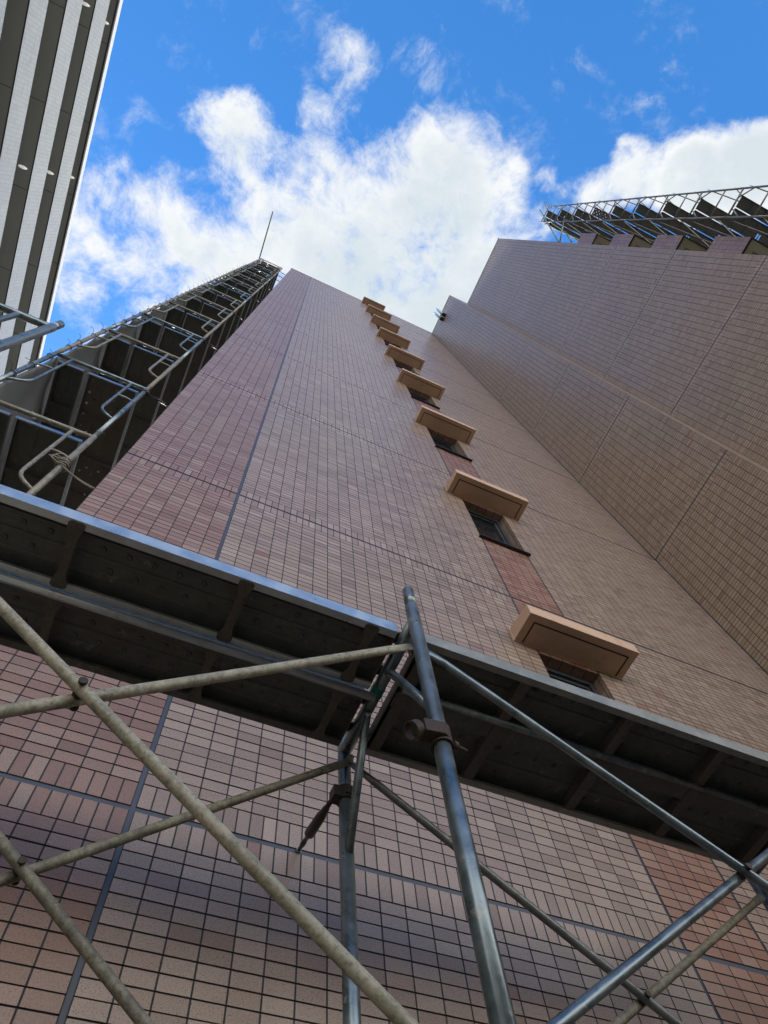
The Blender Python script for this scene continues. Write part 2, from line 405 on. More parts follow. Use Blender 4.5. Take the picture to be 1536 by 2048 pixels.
for i, (a, b) in enumerate(segs):
    for x0, x1, tw, m, s, hs_ in ((XL, .0975-jv, .1036, 2, 3, 1), (.0975+jv, WX0-jv*.7, .101, 0, 1, 1), (WX1+jv*.7, XC, .1006, 0, 1, 0)):
        sd_ += 137
        panel(wall, 'y', YA, x0, x1, a, b, tw, m, s, hs_ and i > 0, hs_ and i < len(segs)-1, sd_)
    # window column: split round the opening of this storey
    zs, zh = SILL+PITCH*(i-1), HEAD+PITCH*(i-1)
    x0, x1 = WX0+jv*.7, WX1-jv*.7
    if i == 0: panel(wall, 'y', YA, x0, x1, a, b, .1, 10, 3, False, False, sd_+5000)
    else:
        panel(wall, 'y', YA, x0, x1, a, zs, .1, 10, 3, False, False, sd_+5000)
        panel(wall, 'y', YA, x0, x1, zh, b, .1, 10, 3, False, False, sd_+6000)
for z in JZ: seal(wall, 'y', YA+.0045, XL, XC, z-jh+.0004, z+jh-.0004, 4)
for x in (.0975,): seal(wall, 'y', YA+.0035, x-jv, x+jv, 0, TOP, 4)
for x in (WX0, WX1):
    zp = 0
    for k in range(9):
        seal(wall, 'y', YA+.0035, x-jv*.7, x+jv*.7, zp, SILL+PITCH*k, 4); zp = HEAD+PITCH*k
    seal(wall, 'y', YA+.0035, x-jv*.7, x+jv*.7, zp, TOP, 4)
# left flank, back, roof
for i, (a, b) in enumerate(segs):
    n = 120; wall.face([(XL, 14, a-jh), (XL, YA, a-jh), (XL, YA, b+jh), (XL, 14, b+jh)], 2, False, [(0, 9000+i*60), (n, 9000+i*60), (n, 9059+i*60), (0, 9059+i*60)])
wall.face([(XL,14,0),(18,14,0),(18,14,TOP),(XL,14,TOP)][::-1], 7)
wall.face([(XL,YA,TOP-.4),(18,YA,TOP-.4),(18,14,TOP-.4),(XL,14,TOP-.4)], 7)
wall.face([(XL+.15,YA+.15,TOP-.4),(XC,YA+.15,TOP-.4),(XC,YA+.15,TOP),(XL+.15,YA+.15,TOP)][::-1], 7)
obj('wall', wall, mats_w, bld)
# wing
wing = MB()
for i, (a, b) in enumerate(segs):
    sd_ += 211
    panel(wing, 'x', XC, YS, YA, a, b, .1025, 5, 6, i > 0, i < len(segs)-1, sd_)
    panel(wing, 'x', XB2, YE, YS, a, b, .1007, 5, 6, i > 0, i < len(segs)-1, sd_+77)
    n = 8; wing.face([(XC, YS, a-jh), (XB2, YS, a-jh), (XB2, YS, b+jh), (XC, YS, b+jh)], 0, False, [(sd_, sd_), (sd_+n, sd_), (sd_+n, sd_+59), (sd_, sd_+59)])
    n = 117; wing.face([(XB2, YE, a-jh), (18, YE, a-jh), (18, YE, b+jh), (XB2, YE, b+jh)], 5, False, [(sd_, sd_), (sd_+n, sd_), (sd_+n, sd_+59), (sd_, sd_+59)])
for z in JZ:
    seal(wing, 'x', XC+.0045, YS, YA, z-jh+.0004, z+jh-.0004, 4); seal(wing, 'x', XB2+.0045, YE, YS, z-jh+.0004, z+jh-.0004, 4)
seal(wing, 'x', XC-.004, YA-.014, YA-.004, 0, TOP, 4)
wing.face([(XB2,YE,TOP-.4),(18,YE,TOP-.4),(18,YA,TOP-.4),(XB2,YA,TOP-.4)], 7)
wing.face([(18,YE,0),(18,14,0),(18,14,TOP),(18,YE,TOP)], 7)
obj('wing_wall', wing, mats_w, bld)
cp = MB()
cp.box(XL-.012, YA-.012, TOP, XC-.014, YA+.24, TOP+.05)
cp.box(XC-.012, YS-.012, TOP, XC+.25, YA+.24, TOP+.052)
cp.box(XC+.252, YS-.012, TOP, XB2-.014, YS+.2, TOP+.05)
cp.box(XB2-.012, YE-.012, TOP, XB2+.25, YS+.2, TOP+.054)
cp.box(XL-.012, YA+.242, TOP, XL+.24, 14, TOP+.05)
cp.box(XB2+.252, YE-.012, TOP, 18, YE+.24, TOP+.05)
obj('coping', cp, M_COPE, bld)
# windows and hoods
def make_window(k):
    zs, zh = SILL+PITCH*k, HEAD+PITCH*k; d = .13
    f = MB(); y0, y1 = YA+d-.05, YA+d
    t = .045
    for a in ((WX0+.004, zs, WX0+t, zh), (WX1-t, zs, WX1-.004, zh), (WX0+t, zs, WX1-t, zs+t), (WX0+t, zh-t, WX1-t, zh-.004)): f.box(a[0], y0, a[1]+.002, a[2], y1, a[3])
    s2 = .03; y2 = YA+d+.015; A, B, C, D = WX0+t, WX1-t, zs+t, zh-t
    for a in ((A, C, A+s2, D), (B-s2, C, B, D), (A+s2, C, B-s2, C+s2), (A+s2, D-s2, B-s2, D)): f.box(a[0], y0+.02, a[1], a[2], y2, a[3])
    fo = obj('window', f, M_SASH, bld)
    p = MB(); p.box(A+s2, YA+d-.012, C+s2, B-s2, YA+d-.004, D-s2); obj('pane', p, M_GLASS, fo)
    q = MB(); q.prism([(YA-.035, zs-.012), (YA-.035, zs-.034), (YA-.004, zs-.034), (YA-.004, zs-.01), (YA+d-.05, zs+.006), (YA+d-.05, zs+.018)], WX0-.03, WX1+.03, 0, 0)
    obj('sill', q, M_ALU, fo)
    r = MB()
    uvq(r, [(WX0, YA, zs), (WX0, YA+d, zs), (WX0, YA+d, zh), (WX0, YA, zh)][::-1], 0, 0, 1.3, k*40, k*40+20)
    uvq(r, [(WX1, YA+d, zs), (WX1, YA, zs), (WX1, YA, zh), (WX1, YA+d, zh)][::-1], 0, 50, 51.3, k*40, k*40+20)
    uvq(r, [(WX0, YA, zh), (WX1, YA, zh), (WX1, YA+d, zh), (WX0, YA+d, zh)][::-1], 1, 0, 5, k*3+800, k*3+802.6)
    r.face([(WX0, YA+d+.02, zs), (WX1, YA+d+.02, zs), (WX1, YA+d+.02, zh), (WX0, YA+d+.02, zh)], 2)
    r.face([(WX0, YA, zs-.012), (WX1, YA, zs-.012), (WX1, YA+d+.02, zs-.012), (WX0, YA+d+.02, zs-.012)], 2)
    obj('reveal', r, [T_TAN, T_RED, M_ALU], fo)
HX0, HX1, HYF = 2.232, 3.152, 1.70
def make_hood(k):
    zb = 5.51+PITCH*k; zf, zt = zb+.112, zb+.145
    h = MB()
    h.prism([(HYF, zb), (YA+.004, zb), (YA+.004, zt), (HYF, zf)], HX0, HX1, 0, 0)
    ho = obj('window_hood', h, M_HOOD, bld, bevel=.004)
    gv = MB(); z1, z0 = zb-.0005, zb-.003; e = .058; wd = .011
    gv.box(HX0+e, HYF+e, z0, HX1-e, HYF+e+wd, z1); gv.box(HX0+e, HYF+e+wd, z0, HX0+e+wd, YA-.012, z1); gv.box(HX1-e-wd, HYF+e+wd, z0, HX1-e, YA-.012, z1)
    obj('drip_groove', gv, M_GROOVE, ho)
    lp = MB(); lp.box(HX0-.006, YA-.012, zb-.006, HX0+.02, YA-.001, zt+.01); lp.box(HX0+.02, YA-.010, zb-.008, HX1, YA-.001, zb-.001)
    obj('flashing', lp, M_HOOD, ho)
for k in range(9): make_window(k); make_hood(k)
# balconies on the end face of the wing
for k in range(8):
    zb = 25.05-PITCH*k
    b = MB(); x0, y0, y1 = 8.1, -3.48, YE-.003; zt = zb+1.42
    uvq(b, [(x0, y1, zb), (x0, y0, zb), (x0, y0, zt), (x0, y1, zt)], 0, k*50, k*50+11, k*90, k*90+28)
    uvq(b, [(x0, y0, zb), (17.5, y0, zb), (17.5, y0, zt), (x0, y0, zt)], 0, k*50+300, k*50+394, k*90, k*90+28)
    b.face([(x0, y0, zt), (17.5, y0, zt), (17.5, y0+.12, zt), (x0, y0+.12, zt)], 1); b.face([(x0, y0+.12, zt), (x0+.12, y0+.12, zt), (x0+.12, y1, zt), (x0, y1, zt)], 1)
    b.face([(x0+.12, y1, zb), (x0+.12, y0+.12, zb), (x0+.12, y0+.12, zt), (x0+.12, y1, zt)][::-1], 1)
    b.face([(x0+.12, y0+.12, zb+.2), (17.5, y0+.12, zb+.2), (17.5, y1, zb+.2), (x0+.12, y1, zb+.2)], 1)
    bo = obj('balcony', b, [T_RED, M_COPE], bld)
    s = MB(); s.box(x0+.02, y0+.02, zb+.012, 17.5, y1, zb+.05)
    so = obj('soffit', s, M_SOFFIT, bo)
    e = MB(); zz = zb+.004
    e.box(x0, y0, zb-.003, x0+.05, y1, zb+.011); e.box(x0+.05, y0, zb-.003, 17.5, y0+.03, zb+.011)  # dark strip standing in for the shadow along the drip edge
    obj('dark_edge_strip', e, M_DARKLINE, bo)
    l = MB(); l.box(x0+.22, y0+.22, zz+.002, 17.4, y0+.235, zz+.0075); l.box(x0+.22, y0+.236, zz+.002, x0+.235, y1-.01, zz+.0075)
    obj('drip_groove', l, M_DARKLINE, bo)

# floodlights near the top of the wing wall
M_FLOOD = plain('pale blue glazed lamp arm', (.42, .60, .68), .25, var=.05)
for i, (y, z) in enumerate(((1.05, 29.05), (1.22, 29.05))):
    t = thing('floodlight', ['nearer', 'farther'][i]+' of the two pale tube floodlights on the top edge of the wing wall', 'floodlight', (XC, y, z), 'floodlights on the wing wall')
    m = MB(); m.prism([(XC-.16, z-.09), (XC-.003, z-.12), (XC-.003, z+.12), (XC-.12, z+.09)], y-.07, y+.07, 0, 1)
    obj('bracket', m, M_ALU, t, bevel=.01)
    m = MB(); m.path([(XC-.10, y, z), (XC-.2, y-.02, z+.12), (XC-.34, y-.07, z+.5)], [.05, .055, .045], 12)
    obj('lamp_tube', m, M_FLOOD, t)

# ------------------------------------------------------------------ the banded building on the left
SL = .034
lb = thing('balcony_building', 'white tiled apartment block with long horizontal balcony bands at the left edge', 'building', (-11.6, 0, 0))
def LX(y, d=0.): return -11.6-d+SL*y
YL0, YL1 = -11., 34.
def strip(mb, d0, d1, z0, z1, mat=0):
    """box running the length of the facade from depth d0 to d1"""
    pts = [(LX(YL0, d0), YL0), (LX(YL1, d0), YL1), (LX(YL1, d1), YL1), (LX(YL0, d1), YL0)]
    mb.prism(pts, z0, z1, mat)
BOT = [35.60, 32.77, 29.77]+[29.77-2.95*k for k in range(1, 9)]
HT = [1.50, 1.46, 1.40]+[1.38]*8
for k, (zb, h) in enumerate(zip(BOT, HT)):
    p = MB(); strip(p, .0, .14, zb+.001, zb+h, 1)
    uvq(p, [(LX(YL0, -.003), YL0, zb), (LX(YL1, -.003), YL1, zb), (LX(YL1, -.003), YL1, zb+h), (LX(YL0, -.003), YL0, zb+h)], 0, k*1000, k*1000+300, k*40, k*40+round(h/.1))
    po = obj('parapet', p, [T_WHITE, M_WHITEPAINT], lb)
    s = MB(); strip(s, .046, 1.55, zb-.012, zb+.0)
    so = obj('balcony_slab', s, M_SOFFIT2, lb)
    e = MB(); strip(e, .004, .045, zb-.014, zb+.0005); obj('dark_edge_strip', e, M_DARKLINE, so)
    for q in range(13 if k < 5 else 0):
        y = YL0+1.5+q*3.3; j = MB(); j.box(LX(y)-1.5, y, zb-.016, LX(y)-.06, y+.02, zb-.0125); obj('slab_joint', j, M_DARKLINE, so)
s = MB(); strip(s, .09, 1.55, 38.22, 38.4); so = obj('roof_slab', s, M_SOFFIT2, lb)
e = MB(); strip(e, -.02, .03, 38.24, 38.62); obj('fascia', e, M_WHITEPAINT, so)
e = MB(); strip(e, .032, .09, 38.20, 38.5); obj('dark_edge_strip', e, M_DARKLINE, so)
for q in range(13):
    y = YL0+1.5+q*3.3; j = MB(); j.box(LX(y)-1.5, y, 38.212, LX(y)-.10, y+.02, 38.219); obj('slab_joint', j, M_DARKLINE, so)
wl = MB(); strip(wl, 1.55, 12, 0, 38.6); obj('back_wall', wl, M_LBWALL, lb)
M_LAMP, lnt, lbs = new_mat('lit bulkhead lamp')
setb(lnt, lbs, 'Base Color', (.6, .6, .58)); setb(lnt, lbs, 'Emission Color', (1, .98, .93)); lbs.inputs['Emission Strength'].default_value = .12
M_LAMPR = plain('lamp base', (.5, .5, .48), .4)
LN = {(0, 0): 'top right', (0, 1): 'middle right', (1, 0): 'top left', (1, 1): 'middle left'}
for y, yn in ((-3.65, 'near the top'), (2.95, 'half way down')):
    for lv, zc in enumerate((38.17, 35.60, 32.77, 29.77)):
        if y < 0 and lv > 1: continue
        x = LX(y, .36)
        zc2 = zc-.013 if lv else 38.219
        t = thing('ceiling_lamp', 'lit oval lamp under %s ceiling of the banded building, %s' % (['the topmost', 'the second highest', 'the third highest', 'the fourth highest'][lv], yn), 'lamp', (x, y, zc2), 'ceiling lamps of the banded building')
        m = MB(); rg = []
        for rr, dz in ((1.0, 0), (1.0, -.03), (.9, -.045)):
            rg.append([(x+.19*rr*math.cos(a), y+.07*rr*math.sin(a), zc2+dz) for a in [2*math.pi*q/24 for q in range(24)]])
        m.rings(rg); obj('base', m, M_LAMPR, t)
        m = MB(); rg = []
        for rr, dz in ((.88, -.046), (.85, -.08), (.65, -.115), (.3, -.13)):
            rg.append([(x+.19*rr*math.cos(a), y+.07*rr*math.sin(a), zc2+dz) for a in [2*math.pi*q/24 for q in range(24)]])
        m.rings(rg); obj('diffuser', m, M_LAMP, t)

# ------------------------------------------------------------------ unseen low building added behind the camera to shade the lower wall
M_NB = plain('grey render wall', (.25, .205, .15), .85, var=.06, scale=1.5)
nb = thing('added_shade_building', 'added unseen low grey rendered building behind the camera, shading the lower wall', 'building', (3, -9.5, 0))
m = MB(); m.box(-9, -17, 0, 16, -9.5, 4.9); obj('wall', m, M_NB, nb)
m = MB(); m.box(-9.05, -17.05, 4.903, 16.05, -9.45, 5.02); obj('coping', m, M_COPE, nb)
for r in range(2):
    for q in range(7):
        x, z = -7.2+3.3*q, 0.9+2.3*r
        m = MB(); m.box(x-.05, -9.497, z-.05, x+1.75, -9.46, z); m.box(x-.05, -9.497, z+1.3, x+1.75, -9.46, z+1.35); m.box(x-.05, -9.497, z, x, -9.46, z+1.3); m.box(x+1.7, -9.497, z, x+1.75, -9.46, z+1.3); m.box(x+.83, -9.497, z, x+.87, -9.462, z+1.3)
        wo_ = obj('window', m, M_SASH, nb); m = MB(); m.box(x, -9.497, z, x+.83, -9.48, z+1.3); obj('pane', m, M_GLASS, wo_); m = MB(); m.box(x+.87, -9.497, z, x+1.7, -9.48, z+1.3); obj('pane', m, M_GLASS, wo_)

# ------------------------------------------------------------------ foreground scaffold
FX, FN, FF = .684, .94, 1.503
PR = .02135
def narrow_frame(name, label, x, yn, yf, z0, h, mt, rung=False, group=None):
    """scaffold frame standing in the Y-Z plane: two posts, transom, two corner braces"""
    t = thing(name, label, 'scaffold frame', (x, yn, z0), group)
    for y in (yn, yf):
        m = MB(); m.tube((x, y, z0), (x, y, z0+h+.085), PR, 20)
        m.rings([[(x+rr*math.cos(a), y+rr*math.sin(a), z) for a in [2*math.pi*q/20 for q in range(20)]] for rr, z in ((PR+.0015, z0+.03), (PR+.0022, z0+.034), (PR+.0022, z0+.06), (PR+.0015, z0+.064))])
        po = obj('post', m, mt, t)
        m = MB(); m.tube((x, y, z0+h+.085), (x, y, z0+h+.19), PR-.002, 20); m.path([(x, y, z0+h+.19), (x, y, z0+h+.197)], [PR-.003, PR-.007], 20)
        m.tube((x, y-PR-.004, z0+h+.13), (x, y+PR+.004, z0+h+.13), .004, 8)
        obj('joint_pin', m, mt, po)
    m = MB(); m.tube((x, yn, z0+h), (x, yf, z0+h), PR*.98, 16); obj('transom', m, mt, t)
    for y, s in ((yn, 1), (yf, -1)):
        m = MB(); m.path(rnd([(x, y+s*.20, z0+h-.012), (x, y+s*.17, z0+h-.06), (x, y+s*.006, z0+h-.42)], .08), .0136, 14); obj('corner_brace', m, mt, t)
    if rung:
        m = MB(); m.tube((x, yn, z0+.7), (x, yf, z0+.7), .017, 12); obj('rung', m, mt, t)
    return t
fr = narrow_frame('scaffold_section', 'blue grey galvanised frame in the middle foreground between the two decks', FX, FN, FF, 1.58, 1.745, S_GALV, group='scaffold frames of the foreground walkway')
for c in kids(fr):
    if c.name.startswith('transom'):
        m = MB(); m.path([(FX, 1.205, 3.325), (FX, 1.245, 3.325)], PR+.001, 16); obj('tape', m, M_GREEN, c)
    if c.name.startswith('post') and len(c.data.vertices) and 'red' not in c and c.name == 'post':
        m = MB(); m.path([(FX+.004, FN-.0005, 2.985), (FX+.004, FN-.0005, 3.0)], PR+.0003, 16); 
def brace_pins(frame, x):
    for y, s in ((FN, 1), (FF, -1)):
        for z, dx in ((3.25, 0), (2.05, 0)):
            m = MB(); m.tube((x, y+s*.015, z), (x, y+s*.062, z), .0065, 10); m.tube((x, y+s*.0505, z), (x, y+s*.056, z), .0115, 6)
            m.prism([(x-.004, z-.03), (x+.004, z-.03), (x+.006, z+.004), (x-.006, z+.004)], min(y+s*.058, y+s*.062), max(y+s*.058, y+s*.062), 0, 1)
            obj('brace_pin', m, S_WORN, frame)
brace_pins(fr, FX)
lowfr = dup(fr, (FX, FN, -.165), 'lower lift of the middle foreground frame, standing on the ground')
fr_r = dup(fr, (2.44, FN, 1.58), 'galvanised frame at the right edge, at the end of the ribbed deck')
fr_rl = dup(fr, (2.44, FN, -.165), 'lower lift of the scaffold frame at the right edge')

def brace_tube(mb, p0, p1, r=.0126, bow=0.):
    P0, P1 = Vector(p0), Vector(p1); d = (P1-P0); L = d.length; d.normalize()
    ts = [0, .02, .045, .085, .12] + [.12+(L-.24)*i/8 for i in range(1, 8)] + [L-.12, L-.085, L-.045, L-.02, L]
    fl = [(.012, .003), (.0155, .0035), (.0155, .0035), (.0145, .009), (r, r)]+[(r, r)]*7+[(r, r), (.0145, .009), (.0155, .0035), (.0155, .0035), (.012, .003)]
    mb.path([P0+d*t+Vector((0, 0, -bow*math.sin(math.pi*t/L))) for t in ts], 0, 14, flat=fl)
def cross_brace(label, pa, pb, pc, pd, m1, m2, dy, pins=True, r=.0126, group='cross braces of the foreground walkway'):
    """two crossing tubes pa-pb and pc-pd in an X-Z plane; dy separates them"""
    mid = (Vector(pa)+Vector(pb))/2
    t = thing('cross_brace', label, 'scaffold brace', (min(pa[0], pb[0], pc[0], pd[0]), pa[1], min(pa[2], pb[2], pc[2], pd[2])), group)
    m = MB(); brace_tube(m, pa, pb, r); obj('brace_tube', m, m1, t)
    c = MB(); brace_tube(c, (pc[0], pc[1]+dy, pc[2]), (pd[0], pd[1]+dy, pd[2]), r); obj('brace_tube', c, m2, t)
    # rivet where they cross
    a1, b1, a2, b2 = Vector(pa), Vector(pb), Vector(pc), Vector(pd)
    den = (b1.x-a1.x)*(b2.z-a2.z)-(b1.z-a1.z)*(b2.x-a2.x)
    s = ((a2.x-a1.x)*(b2.z-a2.z)-(a2.z-a1.z)*(b2.x-a2.x))/den
    q = a1+(b1-a1)*s
    y0, y1 = sorted((q.y-math.copysign(r+.006, dy), q.y+dy+math.copysign(r+.006, dy)))
    m = MB(); m.tube((q.x, y0, q.z), (q.x, y1, q.z), .0055, 10); m.tube((q.x, y0-.003, q.z), (q.x, y0+.003, q.z), .009, 10); m.tube((q.x, y1-.003, q.z), (q.x, y1+.003, q.z), .009, 10)
    m.tube((q.x, q.y+dy*.35, q.z), (q.x, q.y+dy*.65, q.z), .012, 10)
    obj('rivet', m, S_RUST, t)
    return t
YNB, YFB = FN+.036, FF-.036
cross_brace('weathered cream cross brace in front at the lower left, flecked with rust', (FX, YNB, 3.235), (-.92, YNB, 1.99), (-.92, YNB, 3.228), (FX, YNB, 2.0), S_CREAM, S_CREAM, -.028)
cross_brace('smooth blue grey cross brace in front at the lower right', (FX, YNB, 3.262), (2.44, YNB, 2.135), (2.44, YNB, 3.265), (FX, YNB, 2.108), S_GALV, S_GALV, .028)
cross_brace('dirty dark cream cross brace behind at the lower left, next to the wall', (FX, YFB, 3.25), (-.92, YFB, 1.96), (-.92, YFB, 3.225), (FX, YFB, 2.0), S_CREAMD, S_CREAMD, -.028)
cross_brace('dark and dirty cross brace behind at the lower right, next to the wall', (FX, YFB, 3.25), (2.44, YFB, 2.09), (2.44, YFB, 3.235), (FX, YFB, 2.10), S_DARK, S_CREAMD, .028)

# decks
def dogbone(mb, x, y0, y1, z0, z1, we=.046, wm=.026, mat=0):
    L = y1-y0; pts = []
    for s in (1, -1):
        seq = [(0, .3), (.03, .5), (.10, .5), (.22, wm/we*.5), (.78, wm/we*.5), (.90, .5), (.97, .5), (1, .3)]
        for q, ww in (seq if s == 1 else seq[::-1]): pts.append((x+s*ww*we, y0+q*L))
    mb.prism(pts, z0, z1, mat)
def deck(label, x0, x1, y0, y1, z, ribs, style, mats, group, beads=(.25, .5, .75), hooks=True):
    """steel deck board seen from below: sheet, two rails, ribs, hooks. z = underside of the rails"""
    t = thing('scaffold_deck', label, 'scaffold deck', (x0, y0, z), group)
    H = .045; mt, mr, mrib = mats
    m = MB(); m.box(x0, y0+.003, z+H-.004, x1, y1-.003, z+H)
    for b in beads:
        yb = y0+(y1-y0)*b; m.prism([(yb-.009, z+H-.0042), (yb-.005, z+H-.009), (yb+.005, z+H-.009), (yb+.009, z+H-.0042)], x0+.01, x1-.01, 0, 0)
    nx = int((x1-x0)/.075)
    for q in range(nx):
        for yy in ((y0+(y1-y0)*.36), (y0+(y1-y0)*.64)) if y1-y0 < .3 else ((y0+(y1-y0)*u) for u in (.12, .32, .68, .88)):
            xx = x0+.04+q*.075+(.0375 if int(yy*1000) % 2 else 0)
            if any(abs(xx-r) < .05 for r in ribs): continue
            m.rings([[(xx+rr_*math.cos(a), yy+rr_*math.sin(a), z+H+dz) for a in [2*math.pi*k/8 for k in range(8)]] for rr_, dz in ((.0105, -.004), (.008, -.0075), (.005, -.0075), (.004, -.0045))], 0, True, True)
    rr = random.Random(int(x0*100)+int(y0*1000))
    for q in range(26):
        px, py = rr.uniform(x0+.05, x1-.05), rr.uniform(y0+.03, y1-.03); m.box(px-.003, py-.003, z+H-.0062, px+.003, py+.003, z+H-.0041)
    obj('plank', m, mt, t)
    for s, y in ((1, y0), (-1, y1)):
        m = MB()
        a = sorted((y, y+s*.0025)); m.box(x0, a[0], z, x1, a[1], z+H+.004)
        a = sorted((y+s*.0025, y+s*.022)); m.box(x0, a[0], z, x1, a[1], z+.0025)
        a = sorted((y+s*.022, y+s*.0245)); m.box(x0, a[0], z, x1, a[1], z+.010)
        obj('rail', m, mr, t)
    for x in ribs:
        m = MB()
        if style == 'dogbone':
            dogbone(m, x, y0+.004, y1-.004, z-.0032, z-.0004); 
            pass
        else:
            m.box(x-.019, y0+.003, z+.003, x-.0165, y1-.003, z+H-.005); m.box(x-.0165, y0+.0255, z+.003, x+.019, y1-.0255, z+.0055)
        obj('rib', m, mrib, t)
    for x, s in ((x0, -1), (x1, 1)):
        m = MB(); a = sorted((x, x+s*.0025)); m.box(a[0], y0+.003, z+.002, a[1], y1-.003, z+H)
        obj('end_plate', m, mr if style == 'x' else mrib, t)
        if hooks:
            for yy in (y0+.05, y1-.05):
                m = MB(); pts = [(x+s*.001, z+.03), (x+s*.012, z+.055), (x+s*.030, z+.062), (x+s*.050, z+.052), (x+s*.056, z+.022), (x+s*.05, z+.022), (x+s*.045, z+.044), (x+s*.030, z+.054), (x+s*.016, z+.047), (x+s*.003, z+.02)]
                m.prism(pts, yy-.02, yy+.02, 0, 1); obj('hook', m, mrib, t)
    return t
DZ = 3.288
DG = 'deck boards of the foreground walkway'
S_DECKD = S_DECK
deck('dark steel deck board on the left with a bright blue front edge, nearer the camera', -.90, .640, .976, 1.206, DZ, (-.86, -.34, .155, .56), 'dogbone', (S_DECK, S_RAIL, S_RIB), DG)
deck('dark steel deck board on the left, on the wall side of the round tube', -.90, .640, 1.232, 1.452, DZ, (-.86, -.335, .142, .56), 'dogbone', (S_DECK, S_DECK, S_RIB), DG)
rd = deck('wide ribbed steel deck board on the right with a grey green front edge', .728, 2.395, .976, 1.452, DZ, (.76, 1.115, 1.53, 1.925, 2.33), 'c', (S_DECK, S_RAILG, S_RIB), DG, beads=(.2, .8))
m = MB(); m.box(.735, 1.185, DZ+.006, 2.39, 1.245, DZ+.012); m.box(.735, 1.185, DZ+.012, 2.39, 1.188, DZ+.04); m.box(.735, 1.242, DZ+.012, 2.39, 1.245, DZ+.04)
obj('centre_stiffener', m, S_DECK, rd)
m = MB(); m.tube((-1.1, 1.220, DZ-.012), (.668, 1.220, DZ-.012), .0136, 14)
tag(obj('support_tube', m, S_RAIL, None, (-1.1, 1.22, DZ-.012)), 'blue grey round tube running under the left deck boards', 'scaffold tube', 'tubes under the walkway')
m = MB(); m.tube((.745, 1.172, DZ+.006), (2.42, 1.172, DZ+.006), .0136, 14)
tag(obj('support_tube', m, S_GALV, None, (.745, 1.172, DZ+.006)), 'thin blue tube behind the ribs of the right deck board', 'scaffold tube', 'tubes under the walkway')

# clamps
def band(mb, c, ax, r, hw, th=.005, a0=0, a1=2*math.pi, n=24, mat=0):
    """band round axis ax at c; hw half width"""
    ax = Vector(ax).normalized(); u = ax.orthogonal().normalized(); v = ax.cross(u); c = Vector(c); rings = []
    full = abs(a1-a0-2*math.pi) < 1e-6; cnt = n if full else n+1
    for k in range(cnt):
        a = a0+(a1-a0)*k/n; d = u*math.cos(a)+v*math.sin(a)
        rings.append([c+d*r-ax*hw, c+d*r+ax*hw, c+d*(r+th)+ax*hw, c+d*(r+th)-ax*hw])
    mb.rings(rings, mat, False, True, full)
cz = 2.79
ct = thing('tube_clamp', 'rusty brown scaffold clamp with an empty open ring on the near post', 'clamp', (FX, FN, cz))
m = MB(); band(m, (FX, FN, cz), (0, 0, 1), PR+.001, .029, .006); obj('post_ring', m, S_RUST, ct)
m = MB(); m.prism([(FX-.056, FN-.030), (FX-.006, FN-.036), (FX+.01, FN-.0275), (FX-.012, FN-.024), (FX-.0285, FN-.006), (FX-.030, FN+.010), (FX-.056, FN+.010)], cz-.022, cz+.022); obj('clamp_body', m, S_RUST, ct, bevel=.004)
rc = Vector((FX-.077, FN-.010, cz-.012)); ax = (.78, .05, .60)
m = MB(); band(m, rc, ax, .0195, .012, .0042, 0, 2*math.pi, 28)
obj('open_ring', m, S_RUST, ct)
m = MB(); m.tube((FX+.02, FN-.005, cz-.012), (FX+.075, FN+.008, cz-.004), .005, 10); m.path([(FX+.030, FN-.003, cz-.011), (FX+.044, FN+.001, cz-.009)], .0115, 6); obj('bolt', m, S_RUST, ct)
tz = 3.135
tt = thing('wall_tie', 'dark iron wall tie clamped to the far post and screwed into the tile joint', 'wall tie', (FX, FF, tz), 'wall ties')
m = MB(); band(m, (FX, FF, tz), (0, 0, 1), PR+.001, .024, .007); m.box(FX-.045, FF-.02, tz-.022, FX-.022, FF+.022, tz+.018); m.box(FX-.012, FF-.034, tz-.016, FX+.018, FF-.027, tz+.014); obj('clamp', m, S_BLACK, tt)
A_, B_ = Vector((FX-.034, FF+.02, tz-.002)), Vector((.697, 1.95, 3.303)); dd = B_-A_
P_ = [A_+dd*q for q in (0, .14, .16, .26, .30, .62, .64, .66, .78, .80, .88, .9, 1.02)]
m = MB(); m.path(P_, [.008, .008, .011, .0125, .0165, .0185, .0185, .008, .007, .0095, .0095, .0065, .0065], 12); obj('tie_rod', m, S_BLACK, tt)
m = MB(); m.path([A_+dd*.975, A_+dd*.998], .010, 12); obj('washer', m, S_GALV, tt)

